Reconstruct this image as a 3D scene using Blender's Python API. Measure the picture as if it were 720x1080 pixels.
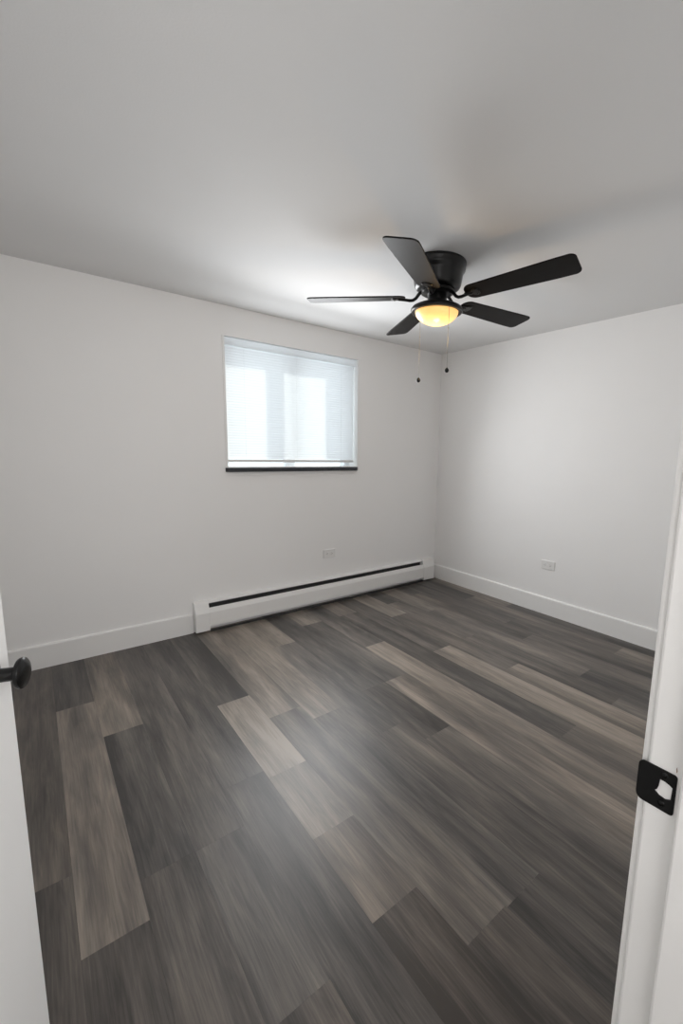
import bpy, bmesh, math, random
from mathutils import Vector, Matrix
PI = math.pi
R = math.radians
for o in list(bpy.data.objects):
    bpy.data.objects.remove(o, do_unlink=True)
SC = bpy.context.scene
COL = SC.collection

# ------------------------------------------------------------------ camera, world, lights, exposure
CAM = Vector((-3.1110, -3.0647, 1.2727))
YAW, PITCH, ROLL, FPX = 0.6963, -0.1476, 0.0238, 457.895
fw = Vector((math.sin(YAW)*math.cos(PITCH), math.cos(YAW)*math.cos(PITCH), math.sin(PITCH)))
r0 = Vector((math.cos(YAW), -math.sin(YAW), 0)); u0 = r0.cross(fw)
rt = r0*math.cos(ROLL) + u0*math.sin(ROLL); up = -r0*math.sin(ROLL) + u0*math.cos(ROLL)
cd = bpy.data.cameras.new('camera'); cam = bpy.data.objects.new('camera', cd); COL.objects.link(cam)
cam.matrix_world = Matrix(((rt.x, up.x, -fw.x, CAM.x), (rt.y, up.y, -fw.y, CAM.y), (rt.z, up.z, -fw.z, CAM.z), (0, 0, 0, 1)))
cd.sensor_fit = 'VERTICAL'; cd.sensor_height = 36.0; cd.sensor_width = 24.0
cd.lens = FPX/1080*36
cd.shift_x = -(415.67-360)/1080; cd.shift_y = (544.0-540)/1080
cd.clip_start = 0.02
SC.camera = cam

w = bpy.data.worlds.new('sky'); SC.world = w; w.use_nodes = True
w.node_tree.nodes['Background'].inputs[0].default_value = (0.86, 0.92, 1.0, 1)
w.node_tree.nodes['Background'].inputs[1].default_value = 1.9

def lamp(name, kind, loc, direction, energy, color=(1, 1, 1), size=None, size_y=None, angle=None, spread=None):
    l = bpy.data.lights.new(name, kind); l.energy = energy; l.color = color
    if kind == 'AREA':
        l.shape = 'RECTANGLE'; l.size = size; l.size_y = size_y
    if angle is not None: l.angle = angle
    if spread is not None: l.spread = spread
    o = bpy.data.objects.new(name, l); COL.objects.link(o)
    o.location = loc
    o.rotation_euler = Vector(direction).to_track_quat('-Z', 'Y').to_euler()
    return o
lamp('sun', 'SUN', (2, 3, 4), (-1.38, -1.0, -0.9), 3.6, (1.0, 0.97, 0.92), angle=R(3.0))
lamp('window_daylight', 'AREA', (-1.516, -0.11, 1.54), (0, -1, -0.25), 16, (0.97, 0.985, 1.0), 1.02, 0.78, spread=R(155))
lamp('window_skylight', 'AREA', (-1.516, -0.006, 1.56), (0, -1, 0), 6.5, (0.97, 0.985, 1.0), 1.02, 0.80)
lamp('hall_fill', 'AREA', (-3.1, -4.15, 1.68), (0, 1, -0.05), 21, (1.0, 0.98, 0.965), 2.2, 0.85, spread=R(120))  # unseen fill lamp added in the hall, shining through the doorway

SC.view_settings.view_transform = 'Standard'; SC.view_settings.look = 'None'
SC.view_settings.gamma = 1.0; SC.view_settings.use_curve_mapping = False
SC.view_settings.exposure = 0.13
SC.cycles.max_bounces = 16; SC.cycles.diffuse_bounces = 10; SC.cycles.transparent_max_bounces = 16
SC.cycles.use_denoising = True

# ------------------------------------------------------------------ materials
def mat(name, color, rough=0.5, metal=0.0, spec=0.5):
    m = bpy.data.materials.new(name); m.use_nodes = True
    b = m.node_tree.nodes['Principled BSDF']
    b.inputs['Base Color'].default_value = (*color, 1); b.inputs['Roughness'].default_value = rough
    b.inputs['Metallic'].default_value = metal; b.inputs['Specular IOR Level'].default_value = spec
    return m
def N(m, kind, **kw):
    n = m.node_tree.nodes.new(kind)
    for k, v in kw.items(): setattr(n, k, v)
    return n
def L(m, a, b): m.node_tree.links.new(a, b)
def bump(m, scale, strength, dist=0.002, detail=4):
    tc = N(m, 'ShaderNodeTexCoord'); nz = N(m, 'ShaderNodeTexNoise')
    nz.inputs['Scale'].default_value = scale; nz.inputs['Detail'].default_value = detail
    bp = N(m, 'ShaderNodeBump'); bp.inputs['Strength'].default_value = strength; bp.inputs['Distance'].default_value = dist
    L(m, tc.outputs['Object'], nz.inputs['Vector']); L(m, nz.outputs['Fac'], bp.inputs['Height'])
    L(m, bp.outputs['Normal'], m.node_tree.nodes['Principled BSDF'].inputs['Normal'])
def mottled(name, c1, c2, scale, rough, bscale, bstr):
    m = mat(name, c1, rough)
    tc = N(m, 'ShaderNodeTexCoord'); nz = N(m, 'ShaderNodeTexNoise'); nz.inputs['Scale'].default_value = scale
    nz.inputs['Detail'].default_value = 5
    mx = N(m, 'ShaderNodeMix', data_type='RGBA')
    mx.inputs['A'].default_value = (*c1, 1); mx.inputs['B'].default_value = (*c2, 1)
    L(m, tc.outputs['Object'], nz.inputs['Vector']); L(m, nz.outputs['Fac'], mx.inputs['Factor'])
    L(m, mx.outputs['Result'], m.node_tree.nodes['Principled BSDF'].inputs['Base Color'])
    bump(m, bscale, bstr)
    return m
M_WALL = mottled('wall_paint', (.855, .85, .845), (.88, .875, .87), 3.0, .6, 220, .10)
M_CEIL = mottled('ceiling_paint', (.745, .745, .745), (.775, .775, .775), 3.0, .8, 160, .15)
M_TRIM = mottled('trim_paint', (.84, .835, .825), (.86, .855, .845), 6.0, .38, 60, .04)
M_DOOR = mottled('door_paint', (.81, .81, .805), (.83, .83, .825), 5.0, .42, 90, .06)
M_HEAT = mat('heater_enamel', (.84, .835, .825), .35)
bump(M_HEAT, 80, .03)
M_FIN = mat('heater_fin_metal', (.22, .215, .21), .5, .3)
M_DARKGAP = mat('heater_gap_shade', (.03, .03, .03), .7)  # near-black colour stands in for shade in the heater gaps
M_BLACK = mat('black_metal', (.006, .006, .006), .28, .0, .35)
bump(M_BLACK, 300, .05)
M_KNOB = mat('black_knob_metal', (.004, .004, .004), .24, .0, .28)
bump(M_KNOB, 40, .02)
M_STRIKE = mat('strike_black', (.006, .006, .006), .5, 0, .2)
bump(M_STRIKE, 400, .12)
M_SILL = mottled('sill_black', (.014, .016, .020), (.022, .024, .03), 12, .35, 60, .05)
M_PLASTIC = mat('outlet_plastic', (.80, .795, .785), .35); bump(M_PLASTIC, 200, .02)
M_SLOT = mat('slot_dark', (.16, .155, .15), .6)
M_CHAIN = mat('chain_metal', (.30, .28, .25), .35, .8)
M_RAIL = mat('blind_rail', (.70, .695, .69), .45)
bump(M_RAIL, 100, .02)
M_VINYL = mat('window_vinyl', (.85, .86, .88), .4); bump(M_VINYL, 80, .02)
M_SUB = mat('subfloor', (.03, .027, .025), .9)

def blade_mat():
    m = mat('fan_blade_black', (.02, .018, .017), .48, 0, .11)
    tc = N(m, 'ShaderNodeTexCoord'); mp = N(m, 'ShaderNodeMapping'); mp.inputs['Scale'].default_value = (3, 60, 60)
    nz = N(m, 'ShaderNodeTexNoise'); nz.inputs['Scale'].default_value = 1.0; nz.inputs['Detail'].default_value = 5
    mx = N(m, 'ShaderNodeMix', data_type='RGBA')
    mx.inputs['A'].default_value = (.004, .0036, .0036, 1); mx.inputs['B'].default_value = (.012, .0098, .009, 1)
    L(m, tc.outputs['Object'], mp.inputs['Vector']); L(m, mp.outputs['Vector'], nz.inputs['Vector'])
    L(m, nz.outputs['Fac'], mx.inputs['Factor'])
    L(m, mx.outputs['Result'], m.node_tree.nodes['Principled BSDF'].inputs['Base Color'])
    return m
M_BLADE = blade_mat()

def glow_mat():
    m = mat('amber_lit_glass', (.75, .60, .38), .3)
    b = m.node_tree.nodes['Principled BSDF']
    lw = N(m, 'ShaderNodeTexCoord'); sx = N(m, 'ShaderNodeSeparateXYZ'); L(m, lw.outputs['Object'], sx.inputs[0])
    nz = N(m, 'ShaderNodeTexNoise'); nz.inputs['Scale'].default_value = 9.0; nz.inputs['Detail'].default_value = 3
    L(m, lw.outputs['Object'], nz.inputs['Vector'])
    mx = N(m, 'ShaderNodeMix', data_type='RGBA')
    mx.inputs['A'].default_value = (1.0, .47, .075, 1); mx.inputs['B'].default_value = (1.0, .62, .17, 1)
    L(m, nz.outputs['Fac'], mx.inputs['Factor'])
    L(m, mx.outputs['Result'], b.inputs['Emission Color']); b.inputs['Emission Strength'].default_value = 0.85
    return m
M_GLOW = glow_mat()

def slat_mat():
    m = bpy.data.materials.new('blind_slat_vinyl'); m.use_nodes = True
    nt = m.node_tree; nt.nodes.clear()
    out = N(m, 'ShaderNodeOutputMaterial'); d = N(m, 'ShaderNodeBsdfDiffuse'); t = N(m, 'ShaderNodeBsdfTranslucent')
    d.inputs[0].default_value = (.86, .86, .87, 1); t.inputs[0].default_value = (.88, .89, .90, 1)
    tc = N(m, 'ShaderNodeTexCoord'); nz = N(m, 'ShaderNodeTexNoise'); nz.inputs['Scale'].default_value = 25
    mr = N(m, 'ShaderNodeMapRange'); mr.inputs['To Min'].default_value = .52; mr.inputs['To Max'].default_value = .60
    L(m, tc.outputs['Object'], nz.inputs['Vector']); L(m, nz.outputs['Fac'], mr.inputs['Value'])
    mx = N(m, 'ShaderNodeMixShader')
    L(m, mr.outputs[0], mx.inputs[0])
    L(m, d.outputs[0], mx.inputs[1]); L(m, t.outputs[0], mx.inputs[2]); L(m, mx.outputs[0], out.inputs[0])
    return m
M_SLAT = slat_mat()

def pane_mat():
    m = bpy.data.materials.new('window_glass'); m.use_nodes = True
    nt = m.node_tree; nt.nodes.clear()
    out = N(m, 'ShaderNodeOutputMaterial'); t = N(m, 'ShaderNodeBsdfTransparent'); g = N(m, 'ShaderNodeBsdfGlossy')
    t.inputs[0].default_value = (.93, .96, .95, 1); g.inputs['Roughness'].default_value = .02
    lw = N(m, 'ShaderNodeLayerWeight'); pw = N(m, 'ShaderNodeMath', operation='POWER'); pw.inputs[1].default_value = 5.0
    f = N(m, 'ShaderNodeMath', operation='MULTIPLY_ADD'); f.inputs[1].default_value = 0.8; f.inputs[2].default_value = 0.04
    L(m, lw.outputs['Facing'], pw.inputs[0]); L(m, pw.outputs[0], f.inputs[0])
    mx = N(m, 'ShaderNodeMixShader')
    L(m, f.outputs[0], mx.inputs[0]); L(m, t.outputs[0], mx.inputs[1]); L(m, g.outputs[0], mx.inputs[2]); L(m, mx.outputs[0], out.inputs[0])
    return m
M_PANE = pane_mat()

def floor_mat():
    m = mat('vinyl_planks', (.1, .1, .1), .36, 0, .45)
    b = m.node_tree.nodes['Principled BSDF']
    at = N(m, 'ShaderNodeAttribute', attribute_name='plank'); sp = N(m, 'ShaderNodeSeparateColor'); L(m, at.outputs['Color'], sp.inputs[0])
    tone, seed, hue = sp.outputs[0], sp.outputs[1], sp.outputs[2]
    tc = N(m, 'ShaderNodeTexCoord')
    off = N(m, 'ShaderNodeCombineXYZ')
    def math_(op, a, bb):
        n = N(m, 'ShaderNodeMath', operation=op)
        for i, v in enumerate((a, bb)):
            if isinstance(v, (int, float)): n.inputs[i].default_value = v
            else: L(m, v, n.inputs[i])
        return n.outputs[0]
    L(m, math_('MULTIPLY', seed, 37.0), off.inputs[0]); L(m, math_('MULTIPLY', seed, 91.0), off.inputs[1]); L(m, math_('MULTIPLY', seed, 13.0), off.inputs[2])
    va = N(m, 'ShaderNodeVectorMath', operation='ADD'); L(m, tc.outputs['Object'], va.inputs[0]); L(m, off.outputs[0], va.inputs[1])
    def noise(sx, sy, detail, dist=0.0, rough=.55):
        mp = N(m, 'ShaderNodeMapping'); mp.inputs['Scale'].default_value = (sx, sy, 1)
        L(m, va.outputs[0], mp.inputs['Vector'])
        nz = N(m, 'ShaderNodeTexNoise'); nz.inputs['Scale'].default_value = 1; nz.inputs['Detail'].default_value = detail
        nz.inputs['Distortion'].default_value = dist; nz.inputs['Roughness'].default_value = rough
        L(m, mp.outputs[0], nz.inputs['Vector'])
        return nz.outputs['Fac']
    broad = noise(9.0, 0.9, 2, .3)          # soft light and dark streaks along a plank
    mid = noise(24.0, 3.6, 4, 1.0)
    fine = noise(190.0, 5.5, 5, .4, .65)    # pores
    cat = noise(60.0, 3.0, 3, 2.2)
    v = math_('ADD', math_('ADD', math_('MULTIPLY', tone, 1.0), .02), math_('MULTIPLY', math_('SUBTRACT', broad, .5), 1.35))
    v = math_('ADD', v, math_('MULTIPLY', math_('SUBTRACT', mid, .5), .55))
    v = math_('ADD', v, math_('MULTIPLY', math_('SUBTRACT', fine, .5), .62))
    v = math_('ADD', v, math_('MULTIPLY', math_('SUBTRACT', cat, .5), .36))
    cr = N(m, 'ShaderNodeValToRGB'); el = cr.color_ramp.elements
    el[0].position = 0.0; el[0].color = (.036, .032, .0295, 1)
    el[1].position = 1.0; el[1].color = (.305, .266, .228, 1)
    for p, c in ((.25, (.074, .066, .060, 1)), (.5, (.128, .113, .100, 1)), (.75, (.205, .180, .154, 1))):
        e = el.new(p); e.color = c
    L(m, v, cr.inputs[0])
    hs = N(m, 'ShaderNodeMix', data_type='RGBA', blend_type='MULTIPLY'); hs.inputs['Factor'].default_value = 1
    hr = N(m, 'ShaderNodeValToRGB'); hr.color_ramp.elements[0].color = (.96, 1.0, 1.035, 1); hr.color_ramp.elements[1].color = (1.05, .995, .945, 1)
    L(m, math_('ADD', hue, math_('MULTIPLY', math_('SUBTRACT', mid, .5), .8)), hr.inputs[0])
    L(m, cr.outputs[0], hs.inputs['A']); L(m, hr.outputs[0], hs.inputs['B'])
    L(m, hs.outputs['Result'], b.inputs['Base Color'])
    rr = N(m, 'ShaderNodeMapRange'); rr.inputs['To Min'].default_value = .34; rr.inputs['To Max'].default_value = .46
    L(m, fine, rr.inputs['Value']); L(m, rr.outputs[0], b.inputs['Roughness'])
    bp = N(m, 'ShaderNodeBump'); bp.inputs['Strength'].default_value = .12; bp.inputs['Distance'].default_value = .001
    L(m, fine, bp.inputs['Height']); L(m, bp.outputs[0], b.inputs['Normal'])
    return m
M_FLOOR = floor_mat()

# ------------------------------------------------------------------ mesh helpers
def new(): return bmesh.new()
def box(bm, a, b):
    x0, y0, z0 = a; x1, y1, z1 = b
    v = [bm.verts.new(p) for p in ((x0, y0, z0), (x1, y0, z0), (x1, y1, z0), (x0, y1, z0), (x0, y0, z1), (x1, y0, z1), (x1, y1, z1), (x0, y1, z1))]
    for f in ((0, 3, 2, 1), (4, 5, 6, 7), (0, 1, 5, 4), (1, 2, 6, 5), (2, 3, 7, 6), (3, 0, 4, 7)):
        bm.faces.new([v[i] for i in f])
def prism(bm, poly, axis, a, b):
    """extrude a closed 2-D outline along an axis (0 x: poly is (y,z); 1 y: (x,z); 2 z: (x,y))"""
    def P(p, t): return {0: (t, p[0], p[1]), 1: (p[0], t, p[1]), 2: (p[0], p[1], t)}[axis]
    A = [bm.verts.new(P(p, a)) for p in poly]; B = [bm.verts.new(P(p, b)) for p in poly]
    n = len(poly)
    bm.faces.new(A[::-1]); bm.faces.new(B)
    for i in range(n): bm.faces.new((A[i], A[(i+1) % n], B[(i+1) % n], B[i]))
def lathe(bm, prof, segs=48, mtx=None):
    rings = []
    for r, z in prof:
        if r < 1e-6: rings.append([bm.verts.new((0, 0, z))])
        else: rings.append([bm.verts.new((r*math.cos(2*PI*i/segs), r*math.sin(2*PI*i/segs), z)) for i in range(segs)])
    for A, B in zip(rings, rings[1:]):
        for i in range(segs):
            j = (i+1) % segs
            if len(A) == 1 and len(B) == 1: continue
            if len(A) == 1: bm.faces.new((A[0], B[j], B[i]))
            elif len(B) == 1: bm.faces.new((A[i], A[j], B[0]))
            else: bm.faces.new((A[i], A[j], B[j], B[i]))
    if mtx is not None: bmesh.ops.transform(bm, matrix=mtx, verts=[v for r in rings for v in r])
def tube(bm, pts, rad, segs=10):
    pts = [Vector(p) for p in pts]; rings = []
    rad = rad if isinstance(rad, (list, tuple)) else [rad]*len(pts)
    for i, p in enumerate(pts):
        t = (pts[min(i+1, len(pts)-1)] - pts[max(i-1, 0)]).normalized()
        s = t.cross(Vector((0, 1, 0)))
        if s.length < 1e-3: s = t.cross(Vector((1, 0, 0)))
        s.normalize(); q = t.cross(s)
        rings.append([bm.verts.new(p + (s*math.cos(2*PI*k/segs) + q*math.sin(2*PI*k/segs))*rad[i]) for k in range(segs)])
    for A, B in zip(rings, rings[1:]):
        for k in range(segs): bm.faces.new((A[k], A[(k+1) % segs], B[(k+1) % segs], B[k]))
    bm.faces.new(rings[0][::-1]); bm.faces.new(rings[-1])
def rrect(x0, y0, x1, y1, r, n=5):
    if not isinstance(r, (list, tuple)): r = [r]*4
    o = []
    for (cx, cy, a0), rr in zip(((x1, y1, 0), (x0, y1, 90), (x0, y0, 180), (x1, y0, 270)), r):
        ccx = cx - rr if cx == x1 else cx + rr; ccy = cy - rr if cy == y1 else cy + rr
        for i in range(n+1):
            a = R(a0 + 90*i/n); o.append((ccx + rr*math.cos(a), ccy + rr*math.sin(a)))
    return o
def obj(name, bm, m, parent=None, bevel=0, seg=2, smooth=False, loc=None):
    bmesh.ops.recalc_face_normals(bm, faces=bm.faces)
    me = bpy.data.meshes.new(name); bm.to_mesh(me); bm.free()
    if smooth:
        for p in me.polygons: p.use_smooth = True
    me.materials.append(m)
    o = bpy.data.objects.new(name, me); COL.objects.link(o)
    if parent is not None: o.parent = parent
    if loc is not None: o.location = loc
    if bevel:
        b = o.modifiers.new('bevel', 'BEVEL'); b.width = bevel; b.segments = seg; b.limit_method = 'ANGLE'; b.angle_limit = R(40)
        b.harden_normals = False
    if smooth:
        try:
            me.set_sharp_from_angle(angle=R(38))
        except Exception: pass
    return o
def tag(o, label, cat, kind='thing', group=None):
    o['label'] = label; o['category'] = cat; o['kind'] = kind
    if group: o['group'] = group
    return o
def empty(name, loc, rotz=0):
    o = bpy.data.objects.new(name, None); COL.objects.link(o); o.location = loc; o.rotation_euler = (0, 0, rotz); o.empty_display_size = .1
    return o
def struct(name, bm, m, label, cat, **kw): return tag(obj(name, bm, m, **kw), label, cat, 'structure')

# ------------------------------------------------------------------ the room shell
H = 2.2
XL, YF = -3.60, -2.9065        # left wall face, front (doorway) wall face
YH = -3.0215                   # hall face of the doorway wall
WX0, WX1, WZ0, WZ1 = -2.066, -0.972, 1.132, 2.009     # window opening
DX0, DX1, DZ = -3.468, -2.586, 2.05                   # doorway opening between jambs
T = .25

# floor: every plank a thin slab of its own with a tone, a seed and a hue
edges = [-3.58, -3.423, -3.266, -3.109, -2.957, -2.803, -2.647, -2.491, -2.330, -2.167, -2.006, -1.843, -1.683, -1.522, -1.364, -1.207, -1.052, -.897, -.742, -.588, -.435, -.280, -.125, 0.0]
# row: list of (near y, far y boundaries from the doorway up) -> joints ascending, tones one more than joints, hue list
rows = {
 0: ([-1.9, -.7], [.3, .25, .4], None), 1: ([-2.1, -.9], [.3, .4, .2], None),
 2: ([-1.605], [.14, .34], [.7, .8]),
 3: ([-1.888, -.575], [.17, .60, .16], [.6, .65, .4]),
 4: ([-1.75, -.925], [.16, .20, .52], [.6, .3, .7]),
 5: ([-2.308, -1.752], [.36, .24, .30], [.8, .3, .4]),
 6: ([-1.548], [.22, .26], [.3, .3]),
 7: ([-2.272, -1.945, -1.600, -.988], [.12, .42, .62, .78, .15], [.9, .8, .45, .5, .4]),
 8: ([-2.470, -1.238], [.16, .46, .62], [.8, .5, .6]),
 9: ([-2.476, -1.369], [.18, .40, .66], [.4, .3, .6]),
 10: ([-1.65, -.55], [.30, .34, .72], [.5, .3, .6]),
 11: ([-1.805, -1.315], [.32, .30, .26], [.5, .6, .3]),
 12: ([-1.315, -.35], [.60, .34, .6], [.70, .3, .5]),
 13: ([-.899], [.60, .32], [.7, .4]),
 14: ([-2.176, -.35], [.46, .22, .6], [.7, .5, .6]),
 15: ([-1.21], [.72, .30], [.7, .5]),
 16: ([-1.642, -.6], [.66, .40, .62], [.7, .6, .5]),
 17: ([-2.2, -1.20, -.357], [.35, .28, .45, .22], [.4, .6, .5, .4]),
 18: ([-1.951, -.68], [.22, .40, .62], [.4, .5, .5]),
 19: ([-1.45, -.3], [.42, .30, .5], [.6, .7, .4]),
 20: ([-2.3, -1.2], [.38, .26, .34], [.5, .6, .5]),
 21: ([-1.944, -.655], [.60, .46, .18], [.6, .6, .4]),
 22: ([-2.3, -.98], [.35, .22, .46], [.3, .4, .5]),
}
rnd = random.Random(5)
bm = new(); cl = bm.loops.layers.float_color.new('plank')
def plank(x0, x1, y0, y1, tone, hue):
    g = .00012
    s = rnd.random()
    vs = [bm.verts.new(p) for p in ((x0+g, y0+g, 0), (x1-g, y0+g, 0), (x1-g, y1-g, 0), (x0+g, y1-g, 0), (x0+g, y0+g, -.004), (x1-g, y0+g, -.004), (x1-g, y1-g, -.004), (x0+g, y1-g, -.004))]
    for f in ((0, 1, 2, 3), (0, 4, 5, 1), (1, 5, 6, 2), (2, 6, 7, 3), (3, 7, 4, 0)):
        fc = bm.faces.new([vs[i] for i in f])
        for lp in fc.loops: lp[cl] = (tone, s, hue, 1)
YNEAR = -4.3
for k in range(23):
    js, tn, hu = rows[k]
    b = [YNEAR, -3.35 + .25*rnd.random()] + list(js) + [0.0]
    tn = [.3 + .2*rnd.random()] + list(tn); hu = [.5] + (list(hu) if hu else [rnd.random() for _ in tn[1:]])
    for i in range(len(b)-1):
        if k == 12 and i == 1: rnd.random()
        plank(edges[k], edges[k+1], b[i], b[i+1], tn[i], hu[i])
x = edges[0]
while x > -4.7:
    plank(x-.157, x, YNEAR, 0, .2+.4*rnd.random(), rnd.random()); x -= .157
me_floor = struct('floor', bm, M_FLOOR, 'grey brown wood-look vinyl plank floor running towards the window wall', 'floor')
me_floor.data.materials.append(M_SUB)
bm2 = bmesh.new(); bm2.from_mesh(me_floor.data)
nf = len(bm2.faces)
box(bm2, (-4.72, YNEAR, -.10), (.15, T, -.003))
bm2.faces.ensure_lookup_table()
for f in bm2.faces[nf:]: f.material_index = 1
bmesh.ops.recalc_face_normals(bm2, faces=bm2.faces)
bm2.to_mesh(me_floor.data); bm2.free()

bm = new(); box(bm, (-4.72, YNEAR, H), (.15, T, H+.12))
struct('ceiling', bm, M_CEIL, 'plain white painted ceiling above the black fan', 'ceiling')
bm = new()
box(bm, (XL-.12, 0, 0), (WX0, T, H)); box(bm, (WX1, 0, 0), (.15, T, H))
box(bm, (WX0, 0, 0), (WX1, T, WZ0-.029)); box(bm, (WX0, 0, WZ1), (WX1, T, H))
struct('wall_back', bm, M_WALL, 'white painted wall holding the window with the blind', 'wall')
bm = new(); box(bm, (0, YH, 0), (.15, 0, H))
struct('wall_right', bm, M_WALL, 'bare white painted wall to the right of the corner', 'wall')
bm = new(); box(bm, (XL-.12, YH, 0), (XL, 0, H))
struct('wall_left', bm, M_WALL, 'white painted wall behind the open door', 'wall')
bm = new()
box(bm, (DX1+.02, YH, 0), (0, YF, H)); box(bm, (XL, YH, 0), (DX0-.02, YF, H)); box(bm, (DX0-.02, YH, DZ+.02), (DX1+.02, YF, H))
struct('wall_front', bm, M_WALL, 'white painted wall with the doorway', 'wall')
bm = new()
box(bm, (-4.72, YNEAR, 0), (-1.4, YNEAR+.1, H)); box(bm, (-4.72, YNEAR+.1, 0), (-4.6, YH, H)); box(bm, (-1.5, YNEAR+.1, 0), (-1.4, YH, H))
box(bm, (-4.6, YH, 0), (XL-.12, YH+.1, H))
struct('wall_hall', bm, M_WALL, 'white painted walls of the hall outside the doorway', 'wall')

BH, BT = .139, .015
bprof = [(0, 0), (-BT, 0), (-BT, BH-.009), (-BT+.0025, BH-.0035), (-BT+.007, BH), (0, BH)]
bm = new(); prism(bm, bprof, 0, XL, -2.337)
struct('baseboard_back', bm, M_TRIM, 'white baseboard along the window wall left of the heater', 'baseboard')
bm = new(); prism(bm, [(y, z) for y, z in bprof], 1, YF, -.001)
struct('baseboard_right', bm, M_TRIM, 'white baseboard along the bare right wall', 'baseboard')
bm = new(); prism(bm, [(XL - y, z) for y, z in bprof], 1, YF, -BT-.001)
struct('baseboard_left', bm, M_TRIM, 'white baseboard on the wall behind the open door', 'baseboard')

# ------------------------------------------------------------------ doorway trim: jambs, stops, casing
tr = empty('trim_1', (DX1, YF, 0)); tag(tr, 'white painted door frame with jamb, stop and casing', 'door frame', 'structure')
O = -Vector((DX1, YF, 0))
def at_tr(name, boxes, bev=.0015):
    b = new()
    for a, c in boxes: box(b, Vector(a)+O, Vector(c)+O)
    return obj(name, b, M_TRIM, tr, bevel=bev, seg=2)
at_tr('jamb', [((DX1, YH, 0), (DX1+.02, YF, DZ))], .003)
at_tr('jamb', [((DX0-.02, YH, 0), (DX0, YF, DZ))])
at_tr('head_jamb', [((DX0-.02, YH, DZ), (DX1+.02, YF, DZ+.02))])
at_tr('door_stop', [((DX1-.011, -2.985, 0), (DX1, -2.9425, DZ-.011))], .003)
at_tr('door_stop', [((DX0, -2.985, 0), (DX0+.011, -2.9425, DZ-.011))], .003)
at_tr('head_stop', [((DX0, -2.985, DZ-.011), (DX1, -2.9425, DZ))], .003)
CT = .0085
at_tr('casing', [((DX1+.005, YF, 0), (DX1+.07, YF+CT, DZ+.075))], .003)
at_tr('casing', [((DX0-.07, YF, 0), (DX0-.005, YF+CT, DZ+.075))], .003)
at_tr('head_casing', [((DX0-.005, YF, DZ+.005), (DX1+.005, YF+CT, DZ+.075))], .003)

M_CHIP = mat('bare_caulk_crack', (.33, .22, .17), .8); bump(M_CHIP, 200, .1)
b = new()
for pts in ([(-.0002, -.0352, -1.1+2.005), (-.0004, -.0353, .898), (-.0003, -.0356, .891), (-.0002, -.0351, .882)], [(-.0002, -.0290, .9270), (-.0004, -.0294, .9290), (-.0002, -.0288, .9315), (-.0003, -.0291, .9335)]):
    tube(b, pts, [.0002, .0006, .0005, .0002], 6)
cr_ = obj('paint_crack', b, M_CHIP, tr)
# strike plate on the right jamb
sp = empty('strike_plate', (DX1, -2.918, .899)); tag(sp, 'black strike plate screwed to the white door jamb', 'strike plate')
def plate_mesh():
    b = new()
    outer = rrect(-.0195, -.0250, .0205, .0245, [.0075, .0035, .0035, .0075], 6)   # (y,z), +y is the lip towards the room
    hole = [(-.0160, .0085), (-.0155, -.0070), (-.0100, -.0095), (-.0040, -.0085), (.0015, -.0050), (-.0012, -.0020), (-.0022, .0020), (-.0026, .0070), (-.0030, .0118), (-.0085, .0115), (-.0130, .0102)]
    def ring(pts): return [b.verts.new((0, y, z)) for y, z in pts]
    A, B = ring(outer), ring(hole)
    es = [b.edges.new((r[i], r[(i+1) % len(r)])) for r in (A, B) for i in range(len(r))]
    bmesh.ops.triangle_fill(b, edges=es, use_beauty=True)
    r = bmesh.ops.extrude_face_region(b, geom=list(b.faces))
    bmesh.ops.translate(b, vec=(-.0018, 0, 0), verts=[g for g in r['geom'] if isinstance(g, bmesh.types.BMVert)])
    for v in b.verts:                      # the lip curls gently away past the jamb edge
        if v.co.y > .012: v.co.x += ((v.co.y-.012)/.0085)**2*.0012
    return b
obj('plate', plate_mesh(), M_STRIKE, sp, bevel=.0004, seg=2)
for y, z in ((-.0072, .0188), (-.0072, -.0165)):
    b = new(); lathe(b, [(0, .0012), (.0024, .0010), (.0036, .0002), (.0038, -.0004), (0, -.0004)], 20, Matrix.Rotation(-PI/2, 4, 'Y'))
    o = obj('screw', b, M_KNOB, sp, smooth=True, loc=(-.0018, y, z))

# ------------------------------------------------------------------ open door at the left
TH = R(20)
da = Vector((math.sin(TH), math.cos(TH), 0)); dn = Vector((math.cos(TH), -math.sin(TH), 0))
edge = Vector((-3.1665, -2.1010, 0)); hinge = edge - da*.855
dr = empty('door_1', hinge); dr.rotation_euler = (0, 0, math.atan2(da.y, da.x))      # local +x along the leaf, local -y is the visible face
tag(dr, 'white painted door standing open at the left edge', 'door', 'structure')
b = new(); box(b, (0, 0, .012), (.855, .035, 2.035)); obj('door_leaf', b, M_DOOR, dr, bevel=.0015)
def knob(side):
    k = new()
    mt = Matrix.Rotation(PI/2 if side < 0 else -PI/2, 4, 'X')
    lathe(k, [(0, 0), (.0135, 0), (.0128, .006), (.0112, .014), (.0108, .024), (.0108, .0365), (.0130, .0380), (.0190, .0392), (.0235, .0415), (.0250, .0448), (.0244, .0478), (.0212, .0502), (.0150, .0518), (.0080, .0526), (0, .0528)], 40, mt)
    o = obj('doorknob', k, M_KNOB, dr, smooth=True, loc=(.785, 0 if side < 0 else .035, .905))
    o['label'] = 'black round doorknob'
    g = new(); lathe(g, [(.0107, .0075), (.020, .0075), (.028, .0065), (.0315, .0035), (.0325, 0), (.0107, 0)], 40, mt)
    obj('rosette', g, M_BLACK, o, smooth=True)
knob(-1); knob(1)
b = new(); prism(b, rrect(.006, .877, .029, .933, .004), 0, .8545, .8562)
obj('latch_plate', b, M_BLACK, dr)
for z in (.25, 1.05, 1.85):
    b = new(); tube(b, [(-.003, -.004, z-.045), (-.003, -.004, z+.045)], .006, 12); obj('hinge', b, M_BLACK, dr, smooth=True)

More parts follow.
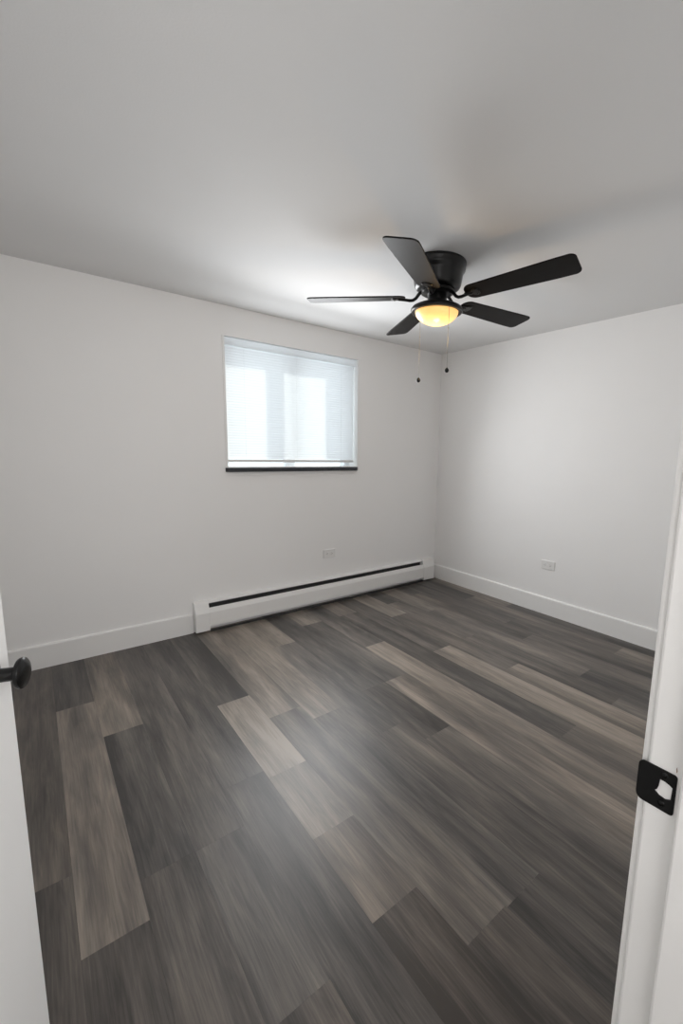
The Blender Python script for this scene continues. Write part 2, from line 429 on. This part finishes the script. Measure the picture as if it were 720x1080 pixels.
# ------------------------------------------------------------------ window with sill, pane and trim
wn = empty('window_1', (-1.519, 0, WZ0)); tag(wn, 'white framed sliding window behind the closed blind', 'window', 'structure')
WO = -Vector((-1.519, 0, WZ0))
def at_w(name, boxes, m=M_VINYL, bev=.001):
    b = new()
    for a, c in boxes: box(b, Vector(a)+WO, Vector(c)+WO)
    return obj(name, b, m, wn, bevel=bev)
at_w('reveal_liner', [((WX0-.010, -.004, WZ0), (WX0+.006, T-.02, WZ1)), ((WX1-.006, -.004, WZ0), (WX1+.008, T-.02, WZ1))], M_TRIM)
FY0, FY1 = .125, .195
at_w('window_frame', [((WX0+.006, FY0, WZ0), (WX0+.05, FY1, WZ1)), ((WX1-.05, FY0, WZ0), (WX1-.006, FY1, WZ1)),
                      ((WX0+.05, FY0, WZ0-.02), (WX1-.05, FY1, WZ0+.004)), ((WX0+.05, FY0, WZ1-.02), (WX1-.05, FY1, WZ1))])
at_w('sash_stile', [((-1.565, FY0+.012, WZ0+.004), (-1.485, FY1-.012, WZ1-.02))])
at_w('pane', [((WX0+.05, .152, WZ0+.004), (-1.565, .156, WZ1-.02))], M_PANE, 0)
at_w('pane', [((-1.485, .166, WZ0+.004), (WX1-.05, .170, WZ1-.02))], M_PANE, 0)
b = new(); prism(b, [(-2.066-.014, .0), (-2.066+.000, -.030), (-.996, -.030), (-.966, .0), (WX1, .0), (WX1, T-.03), (WX0, T-.03), (WX0, 0)], 2, WZ0-.028, WZ0)
bmesh.ops.translate(b, vec=WO, verts=b.verts)
sl = obj('sill', b, M_SILL, wn, bevel=.0015); sl['label'] = 'black window sill board'
at_w('stool', [((WX0+.006, .002, WZ0), (WX1-.006, FY0, WZ0+.006))], M_TRIM)

# ------------------------------------------------------------------ mini blind
BY = .045
bl = empty('window_blind', (-1.519, BY, WZ1)); tag(bl, 'white horizontal mini blind lowered over the bright window', 'blind')
BX0, BX1 = WX0+.010-(-1.519), WX1-.020-(-1.519)
b = new(); prism(b, rrect(-.014, -.012, .014, -.0015, .003, 3), 0, BX0, BX1); obj('headrail', b, M_SLAT, bl)
b = new()
vp = [(-.014, -.004), (-.026, -.004), (-.0285, -.008), (-.0290, -.030), (-.0285, -.052), (-.0260, -.056)]
vv = [[b.verts.new((x, y, z)) for y, z in vp] for x in (BX0-.002, BX1+.006)]
for i in range(len(vp)-1): b.faces.new((vv[0][i], vv[0][i+1], vv[1][i+1], vv[1][i]))
obj('valance', b, M_SLAT, bl, smooth=True)
zr = 1.179-WZ1
b = new(); prism(b, rrect(-.013, zr-.010, .013, zr+.010, .004, 3), 0, BX0, BX1); obj('bottom_rail', b, M_RAIL, bl)
NS = 43; z0, z1 = -.062, zr+.0245
b = new(); tilt = R(66); SW = .0255
for i in range(NS):
    zc = z0 + (z1-z0)*i/(NS-1); jit = (rnd.random()-.5)*R(3)
    ca, sa = math.cos(tilt+jit), math.sin(tilt+jit)
    prev = None
    for k in range(7):
        s = (k/6-.5)*SW; c = .0022*(1-(2*k/6-1)**2)
        y = s*ca + c*sa*-1; z = zc - s*sa*-1 - 0 + c*ca*-1
        # room edge of each slat hangs lower
        cur = (b.verts.new((BX0, y, z)), b.verts.new((BX1, y, z)))
        if prev: b.faces.new((prev[0], prev[1], cur[1], cur[0]))
        prev = cur
sl = obj('slats', b, M_SLAT, bl, smooth=True)
b = new()
for px in (-.40, 0.0, .40):
    for yy in (-.014, .014): tube(b, [(px, yy, -.03), (px, yy, zr)], .0006, 6)
obj('ladder_cords', b, M_SLAT, bl)

# ------------------------------------------------------------------ baseboard heater
ht = empty('baseboard_heater', (-2.333, 0, 0)); tag(ht, 'long white metal baseboard heater on the floor under the window', 'heater')
HX = 2.333
def hx(v): return v + HX
capp = [(-.001, .013), (-.065, .013), (-.066, .141), (-.041, .206), (-.034, .214), (-.001, .220)]
for a, c in ((-2.333, -2.239), (-.204, -.062)):
    b = new(); prism(b, capp, 0, hx(a), hx(c)); obj('end_cap', b, M_HEAT, ht, bevel=.0025, seg=2)
b = new(); prism(b, [(-.001, .03), (-.004, .03), (-.004, .200), (-.033, .1975), (-.034, .2005), (-.034, .207), (-.030, .209), (-.001, .217)], 0, hx(-2.2385), hx(-.2045))
obj('back_panel', b, M_HEAT, ht, bevel=.001)
b = new(); prism(b, [(-.060, .040), (-.063, .040), (-.064, .139), (-.0525, .1700), (-.0455, .1715), (-.0455, .1685), (-.0505, .1675), (-.061, .1385)], 0, hx(-2.2385), hx(-.2045))
obj('front_panel', b, M_HEAT, ht, bevel=.0008)
b = new()
for i in range(150):
    x = hx(-2.20) + i*(1.96/149); box(b, (x, -.050, .065), (x+.0015, -.010, .165))
tube(b, [(hx(-2.238), -.032, .10), (hx(-.205), -.032, .10)], .011, 12)
obj('fin_element', b, M_FIN, ht)
b = new(); box(b, (hx(-2.2385), -.0055, .035), (hx(-.2045), -.0042, .196)); obj('slot_shade', b, M_DARKGAP, ht)  # dark sheet put in as the shade behind the slot
b = new(); box(b, (hx(-2.2385), -.059, .0), (hx(-.2045), -.050, .012)); obj('floor_gap_shade', b, M_DARKGAP, ht)  # dark strip put in as the shade of the gap at the floor

# ------------------------------------------------------------------ wall outlets
def outlet(loc, rz, label):
    t = empty('wall_outlet', loc, rz); tag(t, label, 'outlet')           # local -y points into the room
    b = new(); prism(b, rrect(-.058, -.036, .058, .036, .005), 1, -.0065, 0); obj('cover_plate', b, M_PLASTIC, t, bevel=.0025, seg=3)
    for s in (-1, 1):
        b = new(); cx = s*.0195
        prism(b, [(cx+.0165*math.cos(a)*(1 if abs(math.cos(a)) < .85 else .92), .0142*math.sin(a)) for a in [2*PI*i/24 for i in range(24)]], 1, -.0080, -.0064)
        rc = obj('receptacle', b, M_PLASTIC, t, bevel=.0004)
        b = new()
        box(b, (cx-.0035, -.0083, .0045), (cx+.0035, -.0079, .0065)); box(b, (cx-.0035, -.0083, -.0065), (cx+.0035, -.0079, -.0045))
        lathe(b, [(0, .0083), (.0024, .0083), (.0024, .0079), (0, .0079)], 12, Matrix.Translation((cx+s*.0085, 0, 0)) @ Matrix.Rotation(PI/2, 4, 'X'))
        obj('slots', b, M_SLOT, rc)
    b = new(); lathe(b, [(0, .0078), (.002, .0075), (.003, .0066), (.003, .006), (0, .006)], 16, Matrix.Rotation(PI/2, 4, 'X')); obj('screw', b, M_PLASTIC, t, smooth=True)
    return t
outlet((-1.249, 0, .4145), 0, 'small white outlet on the window wall above the heater')
outlet((0, -1.270, .403), -PI/2, 'small white outlet on the bare right wall above the baseboard')

# ------------------------------------------------------------------ ceiling fan
FX, FY = -1.4825, -1.4108
fan = empty('ceiling_fan', (FX, FY, H)); tag(fan, 'black five-blade ceiling fan with a lit amber bowl light', 'ceiling fan')
b = new(); lathe(b, [(0, 0), (.132, 0), (.1350, -.004), (.1350, -.014), (.1325, -.018), (.1325, -.030), (.1300, -.040), (.1230, -.048), (.1200, -.058), (.1165, -.085), (.1120, -.106), (.1060, -.116), (.0960, -.1215), (.080, -.123), (0, -.124)], 64)
obj('motor_housing', b, M_BLACK, fan, smooth=True)
DZF = .027                                              # the rotor and light are laid out from a datum this far above the ceiling
b = new(); lathe(b, [(0, -.137), (.078, -.150), (.082, -.153), (.082, -.163), (.074, -.168), (0, -.169)], 48)
obj('flywheel', b, M_BLACK, fan, smooth=True)
ZB, RB, PH, PITCHB = 2.0102-H, .6348, -1.3155, -.186
droop = [.026, .004, -.016, -.022, .0]; lenf = [1.03, 1, 1, .985, 1]; spin = [0, -.02, 0.0, 0.0, 0.0]; twist = [0, 0, 0, .02, 0]
R0 = .155
for i in range(5):
    a = PH + 2*PI*i/5 + spin[i]
    # outline: narrower round root, slightly wider tip with rounded corners
    RB_ = RB*lenf[i]
    def hwid(t): return .0555 + (.0695-.0555)*min(1, t*1.15)
    pts = []
    n = 14
    for k in range(n+1):                                   # root round corner
        q = PI/2*k/n; rr = .040
        pts.append((R0 + rr - rr*math.cos(q), hwid(0) - rr + rr*math.sin(q)))
    for k in range(1, 12):
        t = k/12; pts.append((R0+.04 + (RB_-.028-R0-.04)*t, hwid(t)))
    for k in range(n+1):
        q = PI/2*k/n; rr = .028
        pts.append((RB_ - rr + rr*math.sin(q), hwid(1) - rr + rr*math.cos(q)))
    outline = pts + [(x, -y) for x, y in reversed(pts)]
    b = new(); prism(b, outline, 2, -.0030, .0030)
    Bm = Matrix.Rotation(a, 4, 'Z') @ Matrix.Translation((0, 0, ZB)) @ Matrix.Translation((R0, 0, 0)) @ Matrix.Rotation(-math.atan2(droop[i], RB_-R0), 4, 'Y') @ Matrix.Translation((-R0, 0, 0)) @ Matrix.Rotation(PITCHB + twist[i], 4, 'X')
    bo = obj('blade', b, M_BLADE, fan, bevel=.0012); bo.matrix_local = Bm
    # bracket: curved arm from the flywheel down to a forked plate under the blade root
    b = new()
    tube(b, [(.068, 0, .030), (.078, 0, .027), (.090, 0, .014), (.103, 0, -.002), (.117, 0, -.0105), (.132, 0, -.0115), (.150, 0, -.009), (.170, 0, -.0075), (.190, 0, -.0065)], [.008, .008, .008, .0078, .0075, .0075, .007, .006, .005], 12)
    prism(b, [(.150, -.011), (.185, -.013), (.196, -.022), (.206, -.026), (.218, -.022), (.224, 0), (.218, .022), (.206, .026), (.196, .022), (.185, .013), (.150, .011)], 2, -.0075, -.0028)
    br = obj('blade_bracket', b, M_BLACK, bo, bevel=.0012, smooth=False)
    for sx, sy in ((.207, .016), (.207, -.016), (.172, 0)):
        b = new(); lathe(b, [(0, -.0100), (.003, -.0094), (.0042, -.0078), (.0042, -.007), (0, -.007)], 14, Matrix.Translation((sx, sy, 0))); obj('screw', b, M_BLACK, bo, smooth=True)
b = new(); lathe(b, [(0, -.155), (.045, -.155), (.047, -.158), (.047, -.205), (.050, -.212), (.080, -.219), (.108, -.226), (.121, -.233), (.1265, -.241), (.1265, -.249), (.123, -.254), (.112, -.2555), (.106, -.253), (.104, -.248), (0, -.240)], 64)
lk = obj('light_kit', b, M_BLACK, fan, smooth=True)
prof = [(.1045, -.2485)]
for k in range(1, 17):
    q = PI/2*k/16; prof.append((.1045*math.cos(q)**1.12 if k < 16 else 0, -.2525-.060*math.sin(q)**1.05))
b = new(); lathe(b, prof, 64); gb = obj('glass_bowl', b, M_GLOW, lk, smooth=True); gb['label'] = 'glowing amber glass bowl'
def chain(dx, dy, ztop, zend, label):
    b = new(); tube(b, [(dx, dy, ztop), (dx, dy, zend)], .0009, 6)
    z = ztop
    while z > zend+.006:
        bmesh.ops.create_icosphere(b, subdivisions=1, radius=.0012, matrix=Matrix.Translation((dx, dy, z))); z -= .0034
    bmesh.ops.create_icosphere(b, subdivisions=2, radius=.0026, matrix=Matrix.Translation((dx, dy, ztop-.10)))
    c = obj('pull_chain', b, M_CHAIN, lk, smooth=True); c['label'] = label
    b = new(); lathe(b, [(0, .0125), (.0030, .0120), (.0036, .0098), (.0078, .0066), (.0102, .0010), (.0098, -.0040), (.0070, -.0086), (.0030, -.0108), (0, -.0112)], 24)
    o = obj('pull_ball', b, M_KNOB, c, smooth=True, loc=(dx, dy, zend)); o['label'] = 'black ball end'
chain(-.028, -.1105, -.250, 1.659-H, 'shorter pull chain in front of the bowl')
chain(-.011, .1043, -.250, 1.638-H, 'pull chain behind the bowl')
bulb = lamp('bulb_glow', 'POINT', (FX, FY, H-.372), (0, 0, -1), 1.4, (1.0, .62, .25)); bulb.data.shadow_soft_size = .03
for c in list(fan.children):
    if c.name != 'motor_housing': c.location.z += DZF
fan.scale = (1.03, 1.03, 1.03)
